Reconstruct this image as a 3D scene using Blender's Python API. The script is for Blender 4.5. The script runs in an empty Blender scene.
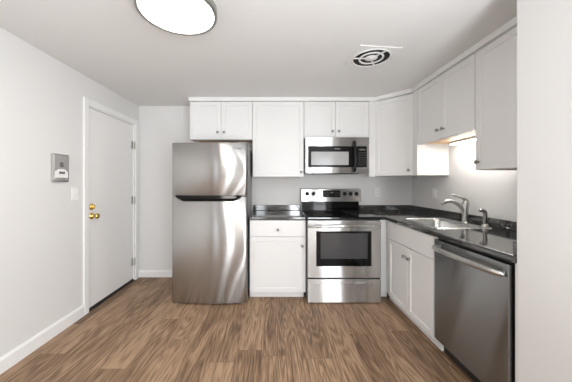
import bpy, bmesh, math, random
from mathutils import Vector, Matrix
random.seed(7)
scene = bpy.context.scene
COL = scene.collection

# ------------------------------------------------------------------ camera
EYE = 1.237
FPX = 254.0
cd = bpy.data.cameras.new('camera')
cam = bpy.data.objects.new('camera', cd)
COL.objects.link(cam)
cam.location = (0, 0, EYE)
cam.rotation_euler = (math.pi / 2, 0, 0)
cd.sensor_fit = 'HORIZONTAL'
cd.sensor_width = 36.0
cd.lens = FPX * 36.0 / 572.0
cd.shift_x = 12.0 / 572.0
cd.shift_y = -8.0 / 572.0
cd.clip_start = 0.02
scene.camera = cam

# ------------------------------------------------------------------ world, daylight, exposure
w = bpy.data.worlds.new('world')
scene.world = w
w.use_nodes = True
w.node_tree.nodes['Background'].inputs[0].default_value = (0.80, 0.88, 1.0, 1)
w.node_tree.nodes['Background'].inputs[1].default_value = 1.0


def area_light(name, loc, rot, sx, sy, power, color):
    d = bpy.data.lights.new(name, 'AREA')
    d.shape = 'RECTANGLE'
    d.size, d.size_y = sx, sy
    d.energy = power
    d.color = color
    o = bpy.data.objects.new(name, d)
    COL.objects.link(o)
    o.location = loc
    o.rotation_euler = rot
    return o


# daylight from lamps added at windows invented behind the camera (lamp faces +Y)
WIN = [(-1.62, -1.27, 0.12, 2.10), (-0.74, -0.30, 0.12, 2.10), (0.55, 0.95, 0.12, 2.10), (1.35, 2.45, 0.12, 2.10)]
XW = 2.75            # right side of the room behind the camera
SWIN = (-2.1, -0.3, 0.5, 2.05)
REAR = -2.4
for (a, b, c, d), pw in zip(WIN, (4, 28, 74, 66)):
    area_light('added_daylight', ((a + b) / 2, REAR - 0.16, (c + d) / 2), (math.pi / 2, 0, 0),
               b - a + 0.1, d - c + 0.1, pw, (0.93, 0.97, 1.0))
area_light('added_daylight', (XW + 0.16, (SWIN[0] + SWIN[1]) / 2, (SWIN[2] + SWIN[3]) / 2), (math.pi / 2, 0, math.pi / 2),
           1.9, 1.6, 60, (0.93, 0.97, 1.0))  # lamp added outside the invented side window
# two unseen fill lamps added beside the camera, aimed up to brighten the ceiling
area_light('added_ceiling_fill', (-0.3, 0.1, 0.6), (math.pi, 0, 0), 0.5, 0.5, 6, (0.92, 0.97, 1.0))
area_light('added_ceiling_fill', (0.95, -0.3, 0.5), (math.pi, 0, 0), 0.5, 0.5, 42, (0.92, 0.97, 1.0))
LAMP_EMIT = 20.0
STRIP_EMIT = 58.0

vs = scene.view_settings
vs.view_transform = 'Standard'
vs.look = 'None'
vs.gamma = 1.0
vs.use_curve_mapping = False
vs.exposure = 0.17
scene.cycles.max_bounces = 10
scene.cycles.diffuse_bounces = 7
scene.cycles.glossy_bounces = 5
scene.cycles.sample_clamp_indirect = 6.0


# ------------------------------------------------------------------ materials
def new_mat(name):
    m = bpy.data.materials.new(name)
    m.use_nodes = True
    nt = m.node_tree
    return m, nt, nt.nodes['Principled BSDF']


def N(nt, typ, **kw):
    n = nt.nodes.new(typ)
    for k, v in kw.items():
        setattr(n, k, v)
    return n


def plain(name, col, rough=0.5, metal=0.0, spec=0.5, bump=0.0, bscale=60.0, var=0.0):
    """Principled with a faint procedural variation of tone and a fine bump."""
    m, nt, p = new_mat(name)
    p.inputs['Roughness'].default_value = rough
    p.inputs['Metallic'].default_value = metal
    p.inputs['Specular IOR Level'].default_value = spec
    tc = N(nt, 'ShaderNodeTexCoord')
    nz = N(nt, 'ShaderNodeTexNoise')
    nz.inputs['Scale'].default_value = bscale
    nz.inputs['Detail'].default_value = 3
    nt.links.new(tc.outputs['Object'], nz.inputs['Vector'])
    rp = N(nt, 'ShaderNodeValToRGB')
    rp.color_ramp.elements[0].color = tuple(c * (1 - var) for c in col) + (1,)
    rp.color_ramp.elements[1].color = tuple(min(1, c * (1 + var)) for c in col) + (1,)
    nt.links.new(nz.outputs['Fac'], rp.inputs['Fac'])
    nt.links.new(rp.outputs['Color'], p.inputs['Base Color'])
    if bump:
        b = N(nt, 'ShaderNodeBump')
        b.inputs['Strength'].default_value = bump
        b.inputs['Distance'].default_value = 0.002
        nt.links.new(nz.outputs['Fac'], b.inputs['Height'])
        nt.links.new(b.outputs['Normal'], p.inputs['Normal'])
    return m


def emissive(name, col, strength, base=(0.9, 0.9, 0.9)):
    m, nt, p = new_mat(name)
    p.inputs['Base Color'].default_value = base + (1,)
    p.inputs['Emission Color'].default_value = col + (1,)
    p.inputs['Emission Strength'].default_value = strength
    return m


def steel(name, col=(0.62, 0.61, 0.60), rough=0.26, stretch=(2, 2, 260), aniso=1.0, var=0.01, brush=0.0):
    """Brushed stainless: fine streaks in roughness and tone."""
    m, nt, p = new_mat(name)
    p.inputs['Metallic'].default_value = 1.0
    p.inputs['Anisotropic'].default_value = aniso
    p.inputs['Anisotropic Rotation'].default_value = 0.25
    tc = N(nt, 'ShaderNodeTexCoord')
    mp = N(nt, 'ShaderNodeMapping')
    mp.inputs['Scale'].default_value = stretch
    nz = N(nt, 'ShaderNodeTexNoise')
    nz.inputs['Scale'].default_value = 3.0
    nz.inputs['Detail'].default_value = 4
    nt.links.new(tc.outputs['Object'], mp.inputs['Vector'])
    nt.links.new(mp.outputs['Vector'], nz.inputs['Vector'])
    rp = N(nt, 'ShaderNodeValToRGB')
    rp.color_ramp.elements[0].color = tuple(c * (1 - var) for c in col) + (1,)
    rp.color_ramp.elements[1].color = tuple(c * (1 + var) for c in col) + (1,)
    nt.links.new(nz.outputs['Fac'], rp.inputs['Fac'])
    nt.links.new(rp.outputs['Color'], p.inputs['Base Color'])
    mr = N(nt, 'ShaderNodeMapRange')
    mr.inputs['To Min'].default_value = rough - 0.02
    mr.inputs['To Max'].default_value = rough + 0.02
    nt.links.new(nz.outputs['Fac'], mr.inputs['Value'])
    nt.links.new(mr.outputs['Result'], p.inputs['Roughness'])
    if brush:
        b = N(nt, 'ShaderNodeBump')
        b.inputs['Strength'].default_value = 1.0
        b.inputs['Distance'].default_value = brush
        nt.links.new(nz.outputs['Fac'], b.inputs['Height'])
        nt.links.new(b.outputs['Normal'], p.inputs['Normal'])
    return m


def brushed(name, col, rough, aniso):
    """Horizontally brushed sheet steel: reflections smear far more up and down than sideways."""
    m = bpy.data.materials.new(name)
    m.use_nodes = True
    nt = m.node_tree
    nt.nodes.remove(nt.nodes['Principled BSDF'])
    out = nt.nodes['Material Output']
    gl = N(nt, 'ShaderNodeBsdfAnisotropic')
    gl.inputs['Roughness'].default_value = rough
    gl.inputs['Anisotropy'].default_value = aniso
    tg = N(nt, 'ShaderNodeTangent', direction_type='RADIAL', axis='Z')
    nt.links.new(tg.outputs[0], gl.inputs['Tangent'])
    tc = N(nt, 'ShaderNodeTexCoord')
    mp = N(nt, 'ShaderNodeMapping')
    mp.inputs['Scale'].default_value = (1, 1, 300)
    nz = N(nt, 'ShaderNodeTexNoise')
    nz.inputs['Scale'].default_value = 3.0
    nt.links.new(tc.outputs['Object'], mp.inputs['Vector'])
    nt.links.new(mp.outputs['Vector'], nz.inputs['Vector'])
    rp = N(nt, 'ShaderNodeValToRGB')
    rp.color_ramp.elements[0].color = tuple(c * 0.985 for c in col) + (1,)
    rp.color_ramp.elements[1].color = tuple(c * 1.015 for c in col) + (1,)
    nt.links.new(nz.outputs['Fac'], rp.inputs['Fac'])
    nt.links.new(rp.outputs['Color'], gl.inputs['Color'])
    nt.links.new(gl.outputs[0], out.inputs['Surface'])
    return m


def floor_material():
    m, nt, p = new_mat('wood_plank_floor')
    L = nt.links.new
    tc = N(nt, 'ShaderNodeTexCoord')
    PW, PL = 0.178, 1.22
    xyz = N(nt, 'ShaderNodeSeparateXYZ')
    L(tc.outputs['Object'], xyz.inputs[0])

    def mth(op, a, b=None):
        n = N(nt, 'ShaderNodeMath', operation=op)
        for k, v in enumerate((a, b)):
            if v is None:
                continue
            if isinstance(v, (int, float)):
                n.inputs[k].default_value = v
            else:
                L(v, n.inputs[k])
        return n.outputs[0]
    u = mth('DIVIDE', mth('ADD', xyz.outputs['X'], 20.03), PW)
    row = mth('FLOOR', u)
    wn = N(nt, 'ShaderNodeTexWhiteNoise', noise_dimensions='1D')
    L(row, wn.inputs['W'])
    v = mth('ADD', mth('DIVIDE', mth('ADD', xyz.outputs['Y'], 20.0), PL), wn.outputs['Value'])
    col = mth('FLOOR', v)
    cmb = N(nt, 'ShaderNodeCombineXYZ')
    L(row, cmb.inputs['X'])
    L(col, cmb.inputs['Y'])
    pid = N(nt, 'ShaderNodeTexWhiteNoise', noise_dimensions='2D')
    L(cmb.outputs[0], pid.inputs['Vector'])
    fu, fv = mth('FRACT', u), mth('FRACT', v)
    du = mth('MULTIPLY', mth('MINIMUM', fu, mth('SUBTRACT', 1.0, fu)), PW)
    dv = mth('MULTIPLY', mth('MINIMUM', fv, mth('SUBTRACT', 1.0, fv)), PL)
    seam = mth('LESS_THAN', mth('MINIMUM', du, dv), 0.0011)
    # coordinates shifted for each plank
    off = N(nt, 'ShaderNodeVectorMath', operation='MULTIPLY')
    off.inputs[1].default_value = (7.3, 31.0, 3.0)
    L(pid.outputs['Color'], off.inputs[0])
    add = N(nt, 'ShaderNodeVectorMath', operation='ADD')
    L(tc.outputs['Object'], add.inputs[0])
    L(off.outputs['Vector'], add.inputs[1])
    # slow field whose level lines make the cathedral grain
    s1 = N(nt, 'ShaderNodeMapping')
    s1.inputs['Scale'].default_value = (6.5, 0.62, 1)
    L(add.outputs['Vector'], s1.inputs['Vector'])
    n1 = N(nt, 'ShaderNodeTexNoise')
    n1.inputs['Scale'].default_value = 1.0
    n1.inputs['Detail'].default_value = 2.5
    n1.inputs['Roughness'].default_value = 0.45
    L(s1.outputs['Vector'], n1.inputs['Vector'])
    mul = N(nt, 'ShaderNodeMath', operation='MULTIPLY')
    mul.inputs[1].default_value = 105.0
    L(n1.outputs['Fac'], mul.inputs[0])
    sn = N(nt, 'ShaderNodeMath', operation='SINE')
    L(mul.outputs[0], sn.inputs[0])
    ring = N(nt, 'ShaderNodeMapRange')
    ring.inputs['From Min'].default_value = -1
    L(sn.outputs[0], ring.inputs['Value'])
    # fine pores
    s2 = N(nt, 'ShaderNodeMapping')
    s2.inputs['Scale'].default_value = (105, 6.5, 1)
    L(add.outputs['Vector'], s2.inputs['Vector'])
    n2 = N(nt, 'ShaderNodeTexNoise')
    n2.inputs['Scale'].default_value = 1.0
    n2.inputs['Detail'].default_value = 4
    L(s2.outputs['Vector'], n2.inputs['Vector'])
    # broad streaks
    s3 = N(nt, 'ShaderNodeMapping')
    s3.inputs['Scale'].default_value = (22, 1.3, 1)
    L(add.outputs['Vector'], s3.inputs['Vector'])
    n3 = N(nt, 'ShaderNodeTexNoise')
    n3.inputs['Scale'].default_value = 1.0
    n3.inputs['Detail'].default_value = 3
    L(s3.outputs['Vector'], n3.inputs['Vector'])

    # soft blotches
    s4 = N(nt, 'ShaderNodeMapping')
    s4.inputs['Scale'].default_value = (9, 3.0, 1)
    L(add.outputs['Vector'], s4.inputs['Vector'])
    n4 = N(nt, 'ShaderNodeTexNoise')
    n4.inputs['Scale'].default_value = 1.0
    n4.inputs['Detail'].default_value = 3
    L(s4.outputs['Vector'], n4.inputs['Vector'])

    def wsum(parts):
        prev = None
        for sock, k in parts:
            mm = N(nt, 'ShaderNodeMath', operation='MULTIPLY')
            mm.inputs[1].default_value = k
            L(sock, mm.inputs[0])
            if prev is None:
                prev = mm.outputs[0]
            else:
                a = N(nt, 'ShaderNodeMath', operation='ADD')
                L(prev, a.inputs[0])
                L(mm.outputs[0], a.inputs[1])
                prev = a.outputs[0]
        return prev
    tot = wsum([(ring.outputs['Result'], 0.15), (n2.outputs['Fac'], 0.64),
                (n3.outputs['Fac'], 0.28), (n4.outputs['Fac'], 0.20), (pid.outputs['Value'], 0.19)])
    rp = N(nt, 'ShaderNodeValToRGB')
    cr = rp.color_ramp
    cr.elements[0].position = 0.45
    cr.elements[0].color = (0.088, 0.049, 0.028, 1)
    cr.elements[1].position = 0.90
    cr.elements[1].color = (0.41, 0.272, 0.170, 1)
    e = cr.elements.new(0.67)
    e.color = (0.216, 0.132, 0.077, 1)
    L(tot, rp.inputs['Fac'])
    mx = N(nt, 'ShaderNodeMixRGB')
    mx.inputs['Color2'].default_value = (0.07, 0.04, 0.025, 1)
    L(mth('MULTIPLY', seam, 0.6), mx.inputs['Fac'])
    L(rp.outputs['Color'], mx.inputs['Color1'])
    L(mx.outputs['Color'], p.inputs['Base Color'])
    p.inputs['Roughness'].default_value = 0.5
    p.inputs['Specular IOR Level'].default_value = 0.35
    b = N(nt, 'ShaderNodeBump')
    b.inputs['Strength'].default_value = 0.15
    b.inputs['Distance'].default_value = 0.001
    L(n2.outputs['Fac'], b.inputs['Height'])
    L(b.outputs['Normal'], p.inputs['Normal'])
    return m


def counter_material():
    m, nt, p = new_mat('black_speckled_laminate')
    L = nt.links.new
    tc = N(nt, 'ShaderNodeTexCoord')
    v = N(nt, 'ShaderNodeTexNoise')
    v.inputs['Scale'].default_value = 90
    v.inputs['Detail'].default_value = 6
    v.inputs['Roughness'].default_value = 0.7
    L(tc.outputs['Object'], v.inputs['Vector'])
    rp = N(nt, 'ShaderNodeValToRGB')
    cr = rp.color_ramp
    cr.elements[0].position = 0.42
    cr.elements[0].color = (0.016, 0.016, 0.015, 1)
    cr.elements[1].position = 0.72
    cr.elements[1].color = (0.075, 0.072, 0.068, 1)
    L(v.outputs['Fac'], rp.inputs['Fac'])
    L(rp.outputs['Color'], p.inputs['Base Color'])
    p.inputs['Roughness'].default_value = 0.09
    p.inputs['Specular IOR Level'].default_value = 0.8
    p.inputs['Coat Weight'].default_value = 0.6
    p.inputs['Coat Roughness'].default_value = 0.06
    return m


M = {
    'wall': plain('matt_wall_paint', (0.72, 0.714, 0.706), 0.75, spec=0.25, bump=0.06, bscale=140, var=0.006),
    'ceil': plain('ceiling_paint', (0.735, 0.73, 0.725), 0.9, spec=0.1, bump=0.08, bscale=120, var=0.006),
    'trim': plain('white_trim_paint', (0.83, 0.83, 0.82), 0.4, bscale=30, var=0.005),
    'door': plain('white_door_paint', (0.83, 0.82, 0.81), 0.42, bump=0.03, bscale=90, var=0.006),
    'cab': plain('white_cabinet_paint', (0.78, 0.778, 0.772), 0.38, bscale=20, var=0.006),
    'wood': plain('pale_wood_veneer', (0.62, 0.43, 0.26), 0.5, bscale=25, var=0.08),
    'floor': floor_material(),
    'counter': counter_material(),
    'steel': brushed('brushed_stainless', (0.51, 0.503, 0.495), 0.24, 0.78),
    'steel_range': brushed('brushed_stainless_range', (0.66, 0.655, 0.65), 0.24, 0.86),
    'steel_dark': brushed('brushed_dark_stainless', (0.36, 0.37, 0.375), 0.18, 0.85),
    'sink': steel('satin_sink_steel', (0.70, 0.70, 0.69), 0.24, (80, 4, 4), aniso=0.3),
    'nickel': steel('satin_nickel', (0.55, 0.54, 0.52), 0.3, (20, 20, 20), aniso=0),
    'rim': steel('brushed_nickel_rim', (0.42, 0.41, 0.39), 0.35, (20, 20, 20), aniso=0),
    'plate': steel('bright_brushed_plate', (0.72, 0.71, 0.70), 0.5, (3, 3, 60), aniso=0.0),
    'knob': steel('dark_satin_nickel', (0.30, 0.29, 0.28), 0.32, (20, 20, 20), aniso=0),
    'brass': steel('polished_brass', (0.80, 0.56, 0.20), 0.16, (20, 20, 20), aniso=0),
    'gray_case': plain('grey_appliance_case', (0.30, 0.30, 0.30), 0.45, bump=0.1, bscale=260, var=0.03),
    'black_glass': plain('black_glass', (0.004, 0.004, 0.0045), 0.06, spec=0.3, bscale=10, var=0.05),
    'black_gloss': plain('black_gloss_plastic', (0.008, 0.008, 0.008), 0.12, spec=0.22, bscale=30, var=0.05),
    'black': plain('black_plastic', (0.02, 0.02, 0.02), 0.5, bscale=60, var=0.1),
    'oven_glass': plain('oven_window_glass', (0.055, 0.055, 0.058), 0.08, spec=0.4, bscale=10, var=0.04),
    'mw_glass': plain('microwave_window_mesh', (0.40, 0.40, 0.405), 0.12, bscale=400, var=0.2),
    'plastic': plain('white_plastic', (0.85, 0.845, 0.83), 0.35, bscale=30, var=0.004),
    'gray_mark': plain('grey_print', (0.13, 0.13, 0.13), 0.5, bscale=30, var=0.05),
    'white_mark': plain('white_print', (0.7, 0.7, 0.7), 0.5, bscale=30, var=0.05),
    'lamp': emissive('lit_lamp_diffuser', (1.0, 0.94, 0.875), LAMP_EMIT),
    'strip': emissive('lit_strip_diffuser', (1.0, 0.975, 0.93), STRIP_EMIT),
    'dark': plain('dark_void', (0.012, 0.012, 0.012), 0.8, bscale=30, var=0.1),
}


# ------------------------------------------------------------------ mesh helpers
def bm_new():
    return bmesh.new()


def box(bm, x0, x1, y0, y1, z0, z1, bevel=0.0, mat=None, seg=2):
    """axis-aligned box; optional matrix applied after."""
    r = bmesh.ops.create_cube(bm, size=1.0)
    vs_ = r['verts']
    for v in vs_:
        v.co = Vector(((x0 + x1) / 2 + v.co.x * (x1 - x0), (y0 + y1) / 2 + v.co.y * (y1 - y0),
                       (z0 + z1) / 2 + v.co.z * (z1 - z0)))
    if bevel > 0:
        es = list({e for v in vs_ for e in v.link_edges})
        g = bmesh.ops.bevel(bm, geom=es, offset=bevel, segments=seg, affect='EDGES', profile=0.5)
        vs_ = list({v for f in g['faces'] for v in f.verts} | {v for v in vs_ if v.is_valid})
    if mat is not None:
        bmesh.ops.transform(bm, matrix=mat, verts=vs_)
    return vs_


def prism(bm, poly, z0, z1, bevel=0.0):
    lo = [bm.verts.new((x, y, z0)) for x, y in poly]
    hi = [bm.verts.new((x, y, z1)) for x, y in poly]
    n = len(poly)
    fs = [bm.faces.new(list(reversed(lo))), bm.faces.new(hi)]
    for i in range(n):
        fs.append(bm.faces.new((lo[i], lo[(i + 1) % n], hi[(i + 1) % n], hi[i])))
    bmesh.ops.recalc_face_normals(bm, faces=fs)
    if bevel:
        es = list({e for f in fs for e in f.edges})
        bmesh.ops.bevel(bm, geom=es, offset=bevel, segments=2, affect='EDGES', profile=0.5)


def lathe(bm, prof, mat, n=28, cap=True):
    """prof: list of (radius, height) turned about local Z, placed by mat."""
    rings = []
    for r, h in prof:
        if r < 1e-6:
            rings.append([bm.verts.new(mat @ Vector((0, 0, h)))])
        else:
            rings.append([bm.verts.new(mat @ Vector((r * math.cos(2 * math.pi * k / n),
                                                     r * math.sin(2 * math.pi * k / n), h))) for k in range(n)])
    fs = []
    for a, b in zip(rings[:-1], rings[1:]):
        for k in range(n):
            k2 = (k + 1) % n
            if len(a) == 1 and len(b) == 1:
                continue
            if len(a) == 1:
                fs.append(bm.faces.new((a[0], b[k], b[k2])))
            elif len(b) == 1:
                fs.append(bm.faces.new((a[k], a[k2], b[0])))
            else:
                fs.append(bm.faces.new((a[k], a[k2], b[k2], b[k])))
    if cap:
        for rg in (rings[0], rings[-1]):
            if len(rg) > 2:
                fs.append(bm.faces.new(rg))
    for f in fs:
        f.smooth = True
    bmesh.ops.recalc_face_normals(bm, faces=fs)


def catmull(pts, sub=6):
    P = [Vector(p) for p in pts]
    P = [P[0] * 2 - P[1]] + P + [P[-1] * 2 - P[-2]]
    out = []
    for i in range(1, len(P) - 2):
        for s in range(sub):
            t = s / sub
            out.append(0.5 * ((2 * P[i]) + (-P[i - 1] + P[i + 1]) * t + (2 * P[i - 1] - 5 * P[i] + 4 * P[i + 1] - P[i + 2]) * t * t
                              + (-P[i - 1] + 3 * P[i] - 3 * P[i + 1] + P[i + 2]) * t ** 3))
    out.append(P[-2])
    return out


def tube(bm, pts, radii, n=14, flat=1.0, side=(0, 1, 0), sub=6):
    """swept tube along a smoothed path; flat squashes it across `side`."""
    path = catmull(pts, sub)
    m = len(path)
    rr = []
    for i in range(m):
        t = i / (m - 1) * (len(radii) - 1)
        k = min(int(t), len(radii) - 2)
        rr.append(radii[k] + (radii[k + 1] - radii[k]) * (t - k))
    S = Vector(side).normalized()
    rings = []
    for i, p in enumerate(path):
        d = (path[min(i + 1, m - 1)] - path[max(i - 1, 0)]).normalized()
        a = (S - d * S.dot(d)).normalized()
        b = d.cross(a)
        rings.append([bm.verts.new(p + a * (rr[i] * flat * math.cos(2 * math.pi * k / n)) + b * (rr[i] * math.sin(2 * math.pi * k / n)))
                      for k in range(n)])
    fs = []
    for a, b in zip(rings[:-1], rings[1:]):
        for k in range(n):
            fs.append(bm.faces.new((a[k], a[(k + 1) % n], b[(k + 1) % n], b[k])))
    fs.append(bm.faces.new(rings[0]))
    fs.append(bm.faces.new(rings[-1]))
    for f in fs:
        f.smooth = True
    bmesh.ops.recalc_face_normals(bm, faces=fs)


def grid_slab(bm, xs, ys, skip, z0, z1):
    """slab on a grid, cells in skip left open; shared vertices, one closed shell."""
    V = {}

    def vert(i, j, k):
        if (i, j, k) not in V:
            V[(i, j, k)] = bm.verts.new((xs[i], ys[j], (z0, z1)[k]))
        return V[(i, j, k)]
    on = {(i, j) for i in range(len(xs) - 1) for j in range(len(ys) - 1)} - set(skip)
    fs = []
    for i, j in on:
        fs.append(bm.faces.new((vert(i, j, 1), vert(i + 1, j, 1), vert(i + 1, j + 1, 1), vert(i, j + 1, 1))))
        fs.append(bm.faces.new((vert(i, j, 0), vert(i, j + 1, 0), vert(i + 1, j + 1, 0), vert(i + 1, j, 0))))
        for (di, dj), (a, b) in {(-1, 0): ((0, 0), (0, 1)), (1, 0): ((1, 0), (1, 1)),
                                 (0, -1): ((0, 0), (1, 0)), (0, 1): ((0, 1), (1, 1))}.items():
            if (i + di, j + dj) not in on:
                p, q = (i + a[0], j + a[1]), (i + b[0], j + b[1])
                fs.append(bm.faces.new((vert(*p, 0), vert(*q, 0), vert(*q, 1), vert(*p, 1))))
    bmesh.ops.recalc_face_normals(bm, faces=fs)
    return fs


def rrect(x0, x1, y0, y1, r, n=6):
    pts = []
    for cx, cy, a0 in ((x1 - r, y1 - r, 0), (x0 + r, y1 - r, 90), (x0 + r, y0 + r, 180), (x1 - r, y0 + r, 270)):
        for k in range(n + 1):
            a = math.radians(a0 + 90 * k / n)
            pts.append((cx + r * math.cos(a), cy + r * math.sin(a)))
    return pts


def loft(bm, loops, close_last=True, close_first=False, smooth=True):
    R = [[bm.verts.new(p) for p in lp] for lp in loops]
    n = len(R[0])
    fs = []
    for a, b in zip(R[:-1], R[1:]):
        for k in range(n):
            fs.append(bm.faces.new((a[k], a[(k + 1) % n], b[(k + 1) % n], b[k])))
    if close_last:
        fs.append(bm.faces.new(R[-1]))
    if close_first:
        fs.append(bm.faces.new(R[0]))
    for f in fs:
        f.smooth = smooth
    bmesh.ops.recalc_face_normals(bm, faces=fs)
    return fs


ROOTLOC = {}


def world_loc(o):
    v = Vector((0, 0, 0))
    while o is not None:
        v += o.location
        o = o.parent
    return v


def obj(name, bm, mat, parent=None, origin=None):
    """link a bmesh (given in room coordinates) as one mesh object."""
    o = bpy.data.objects.new(name, bpy.data.meshes.new(name))
    COL.objects.link(o)
    if parent is not None:
        o.parent = parent
        base = world_loc(parent)
    else:
        base = Vector(origin) if origin else Vector((0, 0, 0))
        o.location = base
    bmesh.ops.translate(bm, vec=-base, verts=bm.verts)
    bm.to_mesh(o.data)
    bm.free()
    for k in (mat if isinstance(mat, (list, tuple)) else [mat]):
        o.data.materials.append(M[k])
    return o


def tag(o, label=None, cat=None, group=None, kind=None):
    if label:
        o['label'] = label
    if cat:
        o['category'] = cat
    if group:
        o['group'] = group
    if kind:
        o['kind'] = kind
    return o


def thing(name, label, cat, loc, group=None):
    o = bpy.data.objects.new(name, None)
    o.empty_display_size = 0.05
    COL.objects.link(o)
    o.location = loc
    return tag(o, label, cat, group)


def struct(name, bm, mat, label=None):
    return tag(obj(name, bm, mat), label, None, None, 'structure')


def part_box(name, mat, parent, x0, x1, y0, y1, z0, z1, bevel=0.0, T=None, seg=2):
    bm = bm_new()
    box(bm, x0, x1, y0, y1, z0, z1, bevel, T, seg)
    return obj(name, bm, mat, parent)


def text_part(name, body, size, mat, parent, T, depth=0.0006):
    c = bpy.data.curves.new('lettering', 'FONT')
    c.body = body
    c.size = size
    c.extrude = depth
    c.align_x = 'CENTER'
    c.align_y = 'CENTER'
    t = bpy.data.objects.new('lettering', c)
    COL.objects.link(t)
    dg = bpy.context.evaluated_depsgraph_get()
    me = bpy.data.meshes.new_from_object(t.evaluated_get(dg))
    bpy.data.objects.remove(t)
    bm = bm_new()
    bm.from_mesh(me)
    bpy.data.meshes.remove(me)
    bmesh.ops.transform(bm, matrix=T, verts=bm.verts)
    return obj(name, bm, mat, parent)


def facing(x, y, z, deg):
    """frame whose local -Y points at the viewer of a front; local X runs to that viewer's right."""
    return Matrix.Translation((x, y, z)) @ Matrix.Rotation(math.radians(deg), 4, 'Z')


# ------------------------------------------------------------------ room
H, D = 2.25, 3.34
XL, XR = -1.776, 1.816
XB, YB = 1.19, 1.247          # the chase wall that closes the counter run
T = 0.10

bm = bm_new(); box(bm, XL - T, XW + T, REAR - T, D + T, -0.06, 0.0); struct('floor', bm, 'floor')
bm = bm_new(); box(bm, XL - T, XW + T, REAR - T, D + T, H, H + 0.08); struct('ceiling', bm, 'ceil')
bm = bm_new(); box(bm, XL - T, XR + T, D, D + T, 0.001, H - 0.001); struct('wall_back', bm, 'wall')
DY0, DY1, DZ = 2.425, 3.236, 1.985
bm = bm_new()
box(bm, XL - T, XL, REAR, DY0, 0.001, H - 0.001)
box(bm, XL - T, XL, DY0, DY1, DZ, H - 0.001)
box(bm, XL - T, XL, DY1, D - 0.0005, 0.001, H - 0.001)
struct('wall_left', bm, 'wall')
bm = bm_new(); box(bm, XR, XR + T, YB, D - 0.0005, 0.001, H - 0.001); struct('wall_right', bm, 'wall')
bm = bm_new(); box(bm, XB, XR + T, 0.62, YB, 0.001, H - 0.001, 0.004); struct('wall_chase', bm, 'wall')
# rear wall with invented windows added for light (behind the camera; seen only in reflections)
bm = bm_new()
xs = [XL, WIN[0][0], WIN[0][1], WIN[1][0], WIN[1][1], WIN[2][0], WIN[2][1], WIN[3][0], WIN[3][1], XW]
zs = [0.001, WIN[0][2], WIN[0][3], H - 0.001]
grid_slab(bm, xs, zs, [(1, 1), (3, 1), (5, 1), (7, 1)], 0, T)
bmesh.ops.transform(bm, matrix=Matrix.Translation((0, REAR, 0)) @ Matrix.Rotation(math.pi / 2, 4, 'X'), verts=bm.verts)
struct('wall_rear', bm, 'wall')
for k, (a, b, c, d) in enumerate(WIN):
    bm = bm_new()
    y0, y1 = REAR - 0.06, REAR - 0.02
    for q in ((a, a + 0.04, c, d), (b - 0.04, b, c, d), (a + 0.04, b - 0.04, c, c + 0.04), (a + 0.04, b - 0.04, d - 0.04, d),
              (a + 0.04, b - 0.04, (c + d) / 2 - 0.02, (c + d) / 2 + 0.02)):
        box(bm, q[0], q[1], y0, y1, q[2], q[3])
    struct('window_%d' % (k + 1), bm, 'trim')

bm = bm_new()
grid_slab(bm, [REAR, SWIN[0], SWIN[1], 0.62], [0.001, SWIN[2], SWIN[3], H - 0.001], [(1, 1)], 0, T)
bmesh.ops.transform(bm, matrix=Matrix(((0, 0, 1, XW), (1, 0, 0, 0), (0, 1, 0, 0), (0, 0, 0, 1))), verts=bm.verts)
struct('wall_side', bm, 'wall')
bm = bm_new(); box(bm, XR + T, XW + T, 0.62, 0.62 + T, 0.001, H - 0.001); struct('wall_return', bm, 'wall')
bm = bm_new()
for q in ((SWIN[0], SWIN[0] + 0.04, SWIN[2], SWIN[3]), (SWIN[1] - 0.04, SWIN[1], SWIN[2], SWIN[3]), (SWIN[0] + 0.04, SWIN[1] - 0.04, SWIN[2], SWIN[2] + 0.04),
          (SWIN[0] + 0.04, SWIN[1] - 0.04, SWIN[3] - 0.04, SWIN[3]), (-1.22, -1.18, SWIN[2] + 0.04, SWIN[3] - 0.04)):
    box(bm, XW + 0.02, XW + 0.06, q[0], q[1], q[2], q[3])
struct('window_5', bm, 'trim')  # unseen side window, invented to let in more light

# baseboards
def base_profile(bm, p0, p1, nx, ny, h=0.092, t=0.013):
    (x0, y0), (x1, y1) = p0, p1
    pr = [(0, 0), (t, 0), (t, h - 0.018), (t * 0.55, h - 0.006), (0.002, h), (0, h)]
    a = [bm.verts.new((x0 + nx * u, y0 + ny * u, v + 0.001)) for u, v in pr]
    b = [bm.verts.new((x1 + nx * u, y1 + ny * u, v + 0.001)) for u, v in pr]
    fs = [bm.faces.new(a), bm.faces.new(b)]
    for i in range(len(pr)):
        fs.append(bm.faces.new((a[i], a[(i + 1) % 6], b[(i + 1) % 6], b[i])))
    bmesh.ops.recalc_face_normals(bm, faces=fs)


bm = bm_new(); base_profile(bm, (XL, REAR + 0.02), (XL, 2.355), 1, 0, 0.105); struct('baseboard_left', bm, 'trim')
bm = bm_new(); base_profile(bm, (XL + 0.001, D), (-0.28, D), 0, -1); struct('baseboard_back', bm, 'trim')
bm = bm_new(); base_profile(bm, (XB, 0.62), (XB, YB - 0.01), -1, 0); struct('baseboard_right', bm, 'trim')

# door casing
bm = bm_new()
c0, c1, ct = 0.066, 0.064, 0.055
for (ya, yb, za, zb) in ((DY0 - c0, DY0 - 0.004, 0.001, DZ + ct), (DY1 + 0.004, DY1 + c1 + 0.004, 0.001, DZ + ct),
                         (DY0 - 0.004, DY1 + 0.004, DZ - 0.002, DZ + ct)):
    box(bm, XL, XL + 0.016, ya, yb, za, zb, 0.004)
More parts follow.
